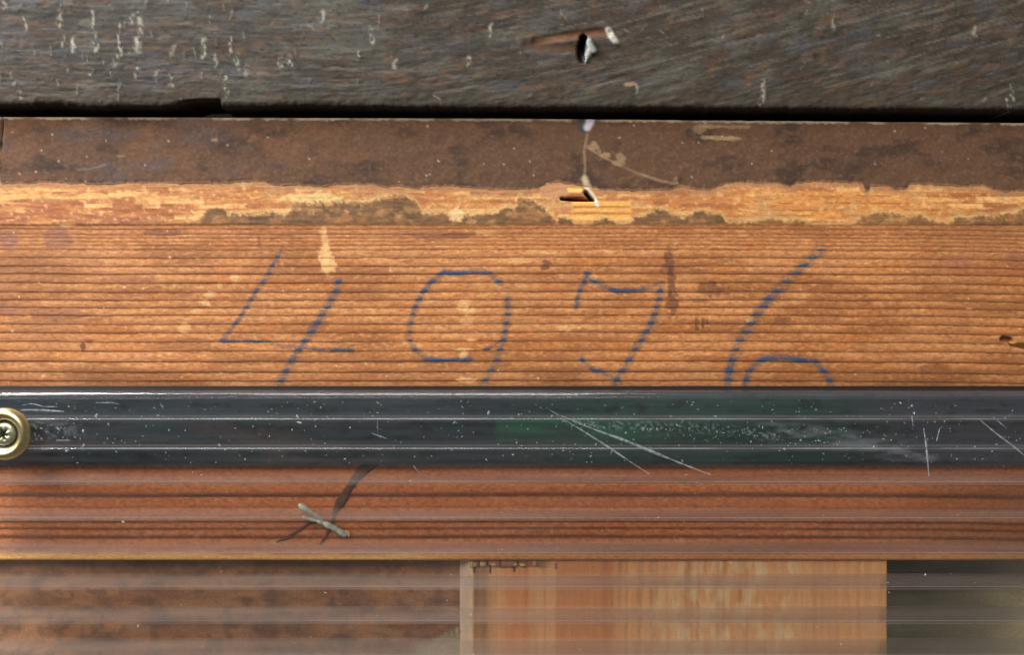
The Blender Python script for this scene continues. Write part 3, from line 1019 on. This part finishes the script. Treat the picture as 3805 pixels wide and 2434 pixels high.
h = (n1 - .5) * 14 + (n2 - .5) * 5
o = link("brown_backing", grid_mesh("brown_backing", to_plane(X, Y, 62 - h), c, skirt=80 * S), M_canvas)
tag(o, "mottled dark brown backing panel left of the pale-edged crossbar", "backing panel")

# tan canvas deep in the opening on the right
xs = np.arange(3200, 4330, 7.0)
ys = np.arange(1960, 2760, 7.0)
X, Y = np.meshgrid(xs, ys)
n1 = fbm(X / 170, Y / 90, 221, 4)
n2 = fbm(X / 40, Y / 34, 223, 4)
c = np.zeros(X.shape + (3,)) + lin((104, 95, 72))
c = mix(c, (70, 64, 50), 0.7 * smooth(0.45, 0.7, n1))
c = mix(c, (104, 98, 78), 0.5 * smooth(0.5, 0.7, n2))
c = mix(c, (112, 102, 78), smooth(3480, 3700, X + 160 * (n1 - .5)))  # crossbar's shadow painted in: dark beside the bar, tan further right
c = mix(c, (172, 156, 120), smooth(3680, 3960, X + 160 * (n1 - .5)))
h = (n1 - .5) * 10 + (n2 - .5) * 3
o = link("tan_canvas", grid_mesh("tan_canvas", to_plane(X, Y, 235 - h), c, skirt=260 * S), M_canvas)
tag(o, "shadowed tan canvas deep in the opening at lower right", "canvas")

# ------------------------------------------------------------------ dark strip between board and sheet
xs = np.arange(-260, 4070, 8.0)
ys = np.concatenate([np.linspace(1436, 1456, 9), np.arange(1460, 1706, 8.0), np.linspace(1708, 1727, 7)])
X, Y = np.meshgrid(xs, ys)
n1 = fbm(X / 220, Y / 30, 231, 4)
n2 = fbm(X / 50, Y / 20, 233, 4)
c = np.zeros(X.shape + (3,)) + lin((36, 47, 53))
c = mix(c, (66, 56, 58), 0.8 * smooth(0.45, 0.7, n1) * smooth(1560, 1580, Y) * (1 - smooth(1200, 1700, X)))
c = mix(c, (30, 58, 52), 0.8 * smooth(1900, 2200, X) * (1 - smooth(3050, 3500, X)))
c = mix(c, (58, 58, 68), 0.7 * smooth(3000, 3400, X))
c = mix(c, (14, 14, 16), 0.6 * smooth(0.55, 0.75, n2))
c = mix(c, (7, 7, 8), 1 - smooth(1452, 1464, Y))  # contact shade along the strip's top, painted black
h = (n2 - .5) * 1.5 - 30 * (1 - np.sqrt(np.clip(1 - ((1456 - np.minimum(Y, 1456)) / 20.5) ** 2, 0, 1))) - 6 * smooth(1714, 1727, Y)
strip = link("felt_strip", grid_mesh("felt_strip", to_world(X, Y, -42 - h), c, skirt=1.0 * S), M_foam)
tag(strip, "dark blue-black strip behind the top of the clear sheet", "strip")
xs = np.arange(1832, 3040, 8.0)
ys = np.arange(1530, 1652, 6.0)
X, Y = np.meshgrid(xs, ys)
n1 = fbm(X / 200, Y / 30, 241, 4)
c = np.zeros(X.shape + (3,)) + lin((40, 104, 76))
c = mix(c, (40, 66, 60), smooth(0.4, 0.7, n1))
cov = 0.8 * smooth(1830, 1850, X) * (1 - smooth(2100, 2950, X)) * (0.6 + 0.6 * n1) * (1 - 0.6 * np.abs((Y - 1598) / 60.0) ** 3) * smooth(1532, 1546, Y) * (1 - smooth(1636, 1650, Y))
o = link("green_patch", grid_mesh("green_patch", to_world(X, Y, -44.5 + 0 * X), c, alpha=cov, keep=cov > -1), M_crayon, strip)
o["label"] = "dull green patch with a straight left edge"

# ------------------------------------------------------------------ clear multiwall sheet
ZB, ZF = -48.0, -212.0          # depth of back and front face, px
FF = 1 + ZF / DIST


def fz(py):                     # photo row of something on the front face -> metres
    return (CY - py) * FF * S


def fx(px):
    return (px - CX) * FF * S


sheet = empty("clear_sheet", (0, 0, fz(1480)))
tag(sheet, "clear ribbed multiwall plastic sheet screwed over the lower half", "plastic sheet")
zs = fz(1480)


def sheet_part(name, me, mat):
    ob = link(name, me, mat, sheet)
    ob.matrix_parent_inverse.identity()
    ob.location = (0, 0, -zs)
    return ob


XL, XR, ZLOW = fx(-260), fx(4070), fz(2640)
sheet_part("front_skin", box_mesh("front_skin", XL, XR, ZF * S, (ZF + 8) * S, ZLOW, fz(1486)), M_skin)
sheet_part("back_skin", box_mesh("back_skin", XL, XR, (ZB - 8) * S, ZB * S, ZLOW, fz(1486)), M_skin_back)


def rib_mesh(py):
    """wall between the skins with a small fillet where it meets the front skin"""
    z = fz(py)
    t = 3.0 * S
    y0, y1 = (ZF + 8) * S, (ZB - 8) * S
    rad = (9.0 if py < 1700 else 3.0) * S
    prof = []
    for k in range(7):
        b = 0.5 * math.pi * k / 6
        prof.append((y0 + rad * (1 - math.cos(b)), t + rad * (1 - math.sin(b))))
    prof.append((y0 + rad * 1.6, t))
    prof.append((y1 - 4 * S, t))
    prof.append((y1, t + 2 * S))
    n = len(prof)
    verts, faces = [], []
    for sgn in (1, -1):
        b0 = len(verts)
        verts += [(XL, y, z + sgn * w) for y, w in prof] + [(XR, y, z + sgn * w) for y, w in prof]
        faces += [(b0 + k, b0 + k + 1, b0 + n + k + 1, b0 + n + k) for k in range(n - 1)]
    m = 2 * n
    # tie the two sides together at the ends
    for e in (0, n):
        faces += [(e + k, e + k + 1, m + e + k + 1, m + e + k) for k in range(n - 1)]
    me = mesh_from("rib", verts, faces, True)
    ne = 2 * (n - 1)
    for p in me.polygons[-ne:]:
        p.use_smooth = False
    return me


for py in (1557, 1667, 1797, 1932, 2062, 2189, 2317, 2443, 2570):
    sheet_part("rib", rib_mesh(py), M_rib if py > 1700 else M_rib_low_haze)
# fine bead over the upper ribs, added to draw their glint lines
def bead_mesh(py, r):
    z = fz(py)
    verts, faces = [], []
    for k in range(7):
        b = math.pi * k / 6
        verts += [(XL, ZF * S - r * S * math.sin(b) * 0.8 - 0.1 * S, z + r * S * math.cos(b)), (XR, ZF * S - r * S * math.sin(b) * 0.8 - 0.1 * S, z + r * S * math.cos(b))]
    for k in range(6):
        faces.append((2 * k, 2 * k + 1, 2 * k + 3, 2 * k + 2))
    faces.append((0, 12, 13, 1))
    return mesh_from("glint_bead", verts, faces)


for py in (1557, 1667):
    sheet_part("glint_bead", bead_mesh(py, 2.5), M_glint)
# closed top edge, frosted from the saw, its arrises rounded
sheet_part("top_edge", box_mesh("top_edge", XL, XR, (ZF + 0.5) * S, (ZB - 0.5) * S, fz(1486) + 0.3 * S, fz(1486) + 26 * S, 12 * S), M_edge)

# scratches in the front face: thin raised burrs
SCR = [([(2082, 1552), (2150, 1592), (2250, 1655), (2350, 1722), (2412, 1762)], 7), ([(2085, 1546), (2200, 1594), (2330, 1640), (2450, 1690), (2560, 1735), (2640, 1765)], 10),
       ([(3432, 1592), (3440, 1640), (3446, 1700), (3452, 1770)], 8), ([(3388, 1545), (3394, 1585)], 5), ([(3640, 1560), (3700, 1610), (3760, 1655), (3815, 1700)], 7),
       ([(78, 1524), (120, 1524), (170, 1526), (238, 1530)], 9), ([(84, 1506), (120, 1500), (160, 1512), (215, 1512)], 5), ([(1535, 1730), (1560, 1760)], 4),
       ([(1380, 1610), (1440, 1632)], 4), ([(1403, 1560), (1405, 1610)], 3), ([(2040, 1522), (2080, 1546)], 4), ([(3690, 1550), (3740, 1592)], 4),
       ([(355, 1497), (420, 1497), (446, 1504)], 4), ([(3480, 1640), (3492, 1590)], 4), ([(2275, 1672), (2270, 1690)], 5), ([(215, 1637), (262, 1637)], 5)]
for pts, w in SCR:
    P = spline(pts, 26)
    vv_, ff_ = [], []
    rj = np.random.default_rng(int(pts[0][0]))
    T = np.gradient(P, axis=0)
    T /= np.linalg.norm(T, axis=1)[:, None]
    N = np.stack([-T[:, 1], T[:, 0]], -1)
    for k in range(len(P)):
        ww = w * 0.5 * (0.35 + 0.65 * math.sin(math.pi * (k + 0.7) / (len(P) + 0.4))) * rj.uniform(0.55, 1.2)
        for s_, hh in ((-1, 0.2), (0, 2.4), (1, 0.2)):
            q = P[k] + N[k] * ww * s_
            vv_.append((fx(q[0]), (ZF - hh) * S, fz(q[1])))
    for k in range(len(P) - 1):
        for a in (0, 1):
            ff_.append((k * 3 + a, k * 3 + a + 1, k * 3 + a + 4, k * 3 + a + 3))
    sheet_part("scratch", mesh_from("scratch", vv_, ff_), M_scratch)

# greasy smears and wiped dust on the front face
SMEAR = [((2800, 3500, 1570, 1720), lambda X, Y: 0.13 * stroke(X, Y, [(2840, 1600), (3000, 1612), (3240, 1655), (3450, 1690)], 60, 0.95) * smooth(0.3, 0.7, fbm(X / 60, Y / 16, 301, 4))),
         ((2060, 3000, 1555, 1660), lambda X, Y: 0.18 * stroke(X, Y, [(2080, 1566), (2400, 1584), (2640, 1592), (2900, 1625)], 32, 0.95) * smooth(0.54, 0.68, fbm(X / 9, Y / 6, 302, 3))),
         ((100, 420, 1545, 1660), lambda X, Y: 0.16 * np.exp(-((X - 215) / 75.0) ** 2 - ((Y - 1600) / 34.0) ** 2) * smooth(0.48, 0.68, fbm(X / 18, Y / 13, 304, 4)))]
for (x0, x1, y0, y1), fn in SMEAR:
    X, Y = np.meshgrid(np.arange(x0, x1, 5.0), np.arange(y0, y1, 5.0))
    cov = np.clip(fn(X, Y), 0, 1)
    V3 = np.stack([(X - CX) * FF * S, (ZF - 0.35) * S + 0 * X, (CY - Y) * FF * S], -1)
    sheet_part("smear", grid_mesh("smear", V3, np.zeros(X.shape + (3,)) + lin((186, 192, 198)), keep=cov > 0.012, alpha=cov), M_crayon)

# dust and chips on the front face
rd = np.random.default_rng(77)
vv_, ff_ = [], []
for k in range(800):
    u = rd.random()
    if u < 0.62:
        px, py = rd.uniform(60, 3805), rd.uniform(1486, 1722)
    elif u < 0.80:
        t = rd.uniform(0, 1)
        px, py = 2080 + t * 1300 + rd.normal(0, 30), 1572 + t * 70 + rd.normal(0, 14 + 16 * t)
    elif u < 0.86:
        px, py = 110 + abs(rd.normal(0, 90)), rd.uniform(1560, 1640)
    else:
        px, py = rd.uniform(0, 3805), rd.uniform(1722, 2434)
    r = rd.uniform(0.9, 2.2) if rd.random() < 0.92 else rd.uniform(2.2, 4.4)
    a = rd.uniform(0, 6.28)
    el = rd.uniform(1, 2.6)
    n0 = len(vv_)
    m = 6
    for j in range(m):
        t = 2 * math.pi * j / m
        rr_ = r * rd.uniform(0.6, 1.2)
        ex, ey = math.cos(t) * rr_ * el, math.sin(t) * rr_
        vv_.append((fx(px + ex * math.cos(a) - ey * math.sin(a)), (ZF - 0.4) * S, fz(py + ex * math.sin(a) + ey * math.cos(a))))
    vv_.append((fx(px), (ZF - 1.6) * S, fz(py)))
    for j in range(m):
        ff_.append((n0 + j, n0 + (j + 1) % m, n0 + m))
dust = sheet_part("dust", mesh_from("dust", vv_, ff_, False), M_dust)
tag(dust, kind="stuff")

# ------------------------------------------------------------------ screw in its cup washer
SC = (fx(20), ZF * S, fz(1612))
screw = empty("screw", SC)
screw.scale = (0.93, 0.93, 0.93)
tag(screw, "star-drive screw in a brass cup washer at the left edge", "screw")


def lathe(name, prof, seg=64, close=True):
    """prof: (radius px, height px toward the viewer)"""
    vv_, ff_ = [], []
    n = len(prof)
    for k in range(seg):
        t = 2 * math.pi * k / seg
        for r, hh in prof:
            vv_.append((math.cos(t) * r * S, -hh * S, math.sin(t) * r * S))
    for k in range(seg):
        k2 = (k + 1) % seg
        for j in range(n - 1):
            ff_.append((k * n + j, k2 * n + j, k2 * n + j + 1, k * n + j + 1))
    return mesh_from(name, vv_, ff_)


prof = [(96, 0.5), (97, 4), (94, 12), (88, 21), (81, 27), (74, 28), (67, 25), (60, 19), (54, 11), (49, 3), (46, -2)]
link("cup_washer", lathe("cup_washer", prof), M_brass, screw)
link("dark_ring", lathe("dark_ring", [(38, 1.0), (47, 2.5), (52.5, 9.5)], 64), M_recess, screw)  # dark ring in the gap between head and washer
# head: domed ring with a six-lobed recess
seg = 72
vv_, ff_ = [], []
rot = math.radians(12)
star = [(15.5 + 6.5 * math.cos(6 * (2 * math.pi * k / seg + rot))) for k in range(seg)]
rows = []
for k in range(seg):
    t = 2 * math.pi * k / seg
    rows.append([(44, -6), (44.5, 4), (42, 11), (36, 15), (star[k] + 4, 17), (star[k] + 1.5, 15.5), (star[k], 12), (star[k] * 0.93, -4)])
for k in range(seg):
    t = 2 * math.pi * k / seg
    for r, hh in rows[k]:
        vv_.append((math.cos(t) * r * S, -hh * S, math.sin(t) * r * S))
n = len(rows[0])
for k in range(seg):
    k2 = (k + 1) % seg
    for j in range(n - 1):
        ff_.append((k * n + j, k2 * n + j, k2 * n + j + 1, k * n + j + 1))
head = link("screw_head", mesh_from("screw_head", vv_, ff_), M_zinc, screw)
link("star_recess", lathe("star_recess", [(0.1, -3), (30, -3.5)], 36), M_recess, head)
link("shank", lathe("shank", [(20, -8), (20, -150), (12, -175), (0.1, -178)], 24), M_zinc, screw)

# ------------------------------------------------------------------ bent wire and dark cord on the board
P = spline([(1130, 1914, -30), (1155, 1922, -28), (1185, 1931, -24), (1215, 1943, -20), (1250, 1962, -16), (1288, 1990, -6)], 26)
R_ = np.interp(np.linspace(0, 1, 26), [0, 0.05, 0.3, 0.6, 0.95, 1], [4, 7, 8, 11, 12, 7]) * S * np.random.default_rng(5).uniform(0.75, 1.2, 26)
o = empty("bent_wire", tuple(to_plane(np.array(1288.0), np.array(1990.0), np.array(-2.0))))
tag(o, "thin pale grey forked wire stub on the board behind the clear sheet", "wire")
base = np.array(o.location)
link("wire_stub", tube("wire_stub", to_plane(P[:, 0], P[:, 1], P[:, 2]) - base, R_), M_nail, o)
Q = spline([(1120, 1866, -40), (1138, 1880, -36), (1160, 1896, -32), (1185, 1912, -27), (1208, 1938, -21)], 18)
RQ = np.interp(np.linspace(0, 1, 18), [0, 0.12, 0.4, 1], [6, 13, 8, 6]) * S * np.random.default_rng(6).uniform(0.75, 1.2, 18)
link("wire_prong", tube("wire_prong", to_plane(Q[:, 0], Q[:, 1], Q[:, 2]) - base, RQ), M_nail, o)
P = spline([(1280, 1972, -4), (1294, 1982, -7), (1300, 1996, -4)], 8)
M_chip = plain_mat("fresh_splinter", (232, 182, 104), 0.8)
link("splinter", tube("splinter", to_plane(P[:, 0], P[:, 1], P[:, 2]) - base, np.array([3, 6, 8, 9, 9, 7, 5, 2.0]) * S, 8, 0.5), M_chip, o)

o = empty("dark_cord", tuple(to_plane(np.array(1300.0), np.array(1800.0), np.array(0.0))))
tag(o, "thin dark curved strand crossing the bent wire behind the sheet", "cord")
base = np.array(o.location)
P = spline([(1400, 1718, -1), (1350, 1745, -1), (1312, 1790, -1), (1288, 1830, -1), (1264, 1870, -2), (1243, 1900, -3), (1236, 1940, -4), (1216, 1985, -2), (1190, 2024, -1)], 40)
R_ = np.interp(np.linspace(0, 1, 40), [0, 0.15, 0.35, 0.55, 0.62, 0.75, 1], [14, 20, 13, 19, 9, 5, 4]) * S
link("strand", tube("strand", to_plane(P[:, 0], P[:, 1], P[:, 2]) - base, R_, 10, 0.3), M_cord, o)
P = spline([(1196, 1932, -4), (1155, 1942, -1), (1112, 1970, -1), (1070, 1998, -1), (1026, 2016, 0)], 24)
R_ = np.interp(np.linspace(0, 1, 24), [0, 0.3, 0.75, 1], [3.5, 4.5, 6, 2]) * S
link("strand_end", tube("strand_end", to_plane(P[:, 0], P[:, 1], P[:, 2]) - base, R_, 10, 0.3), M_cord, o)
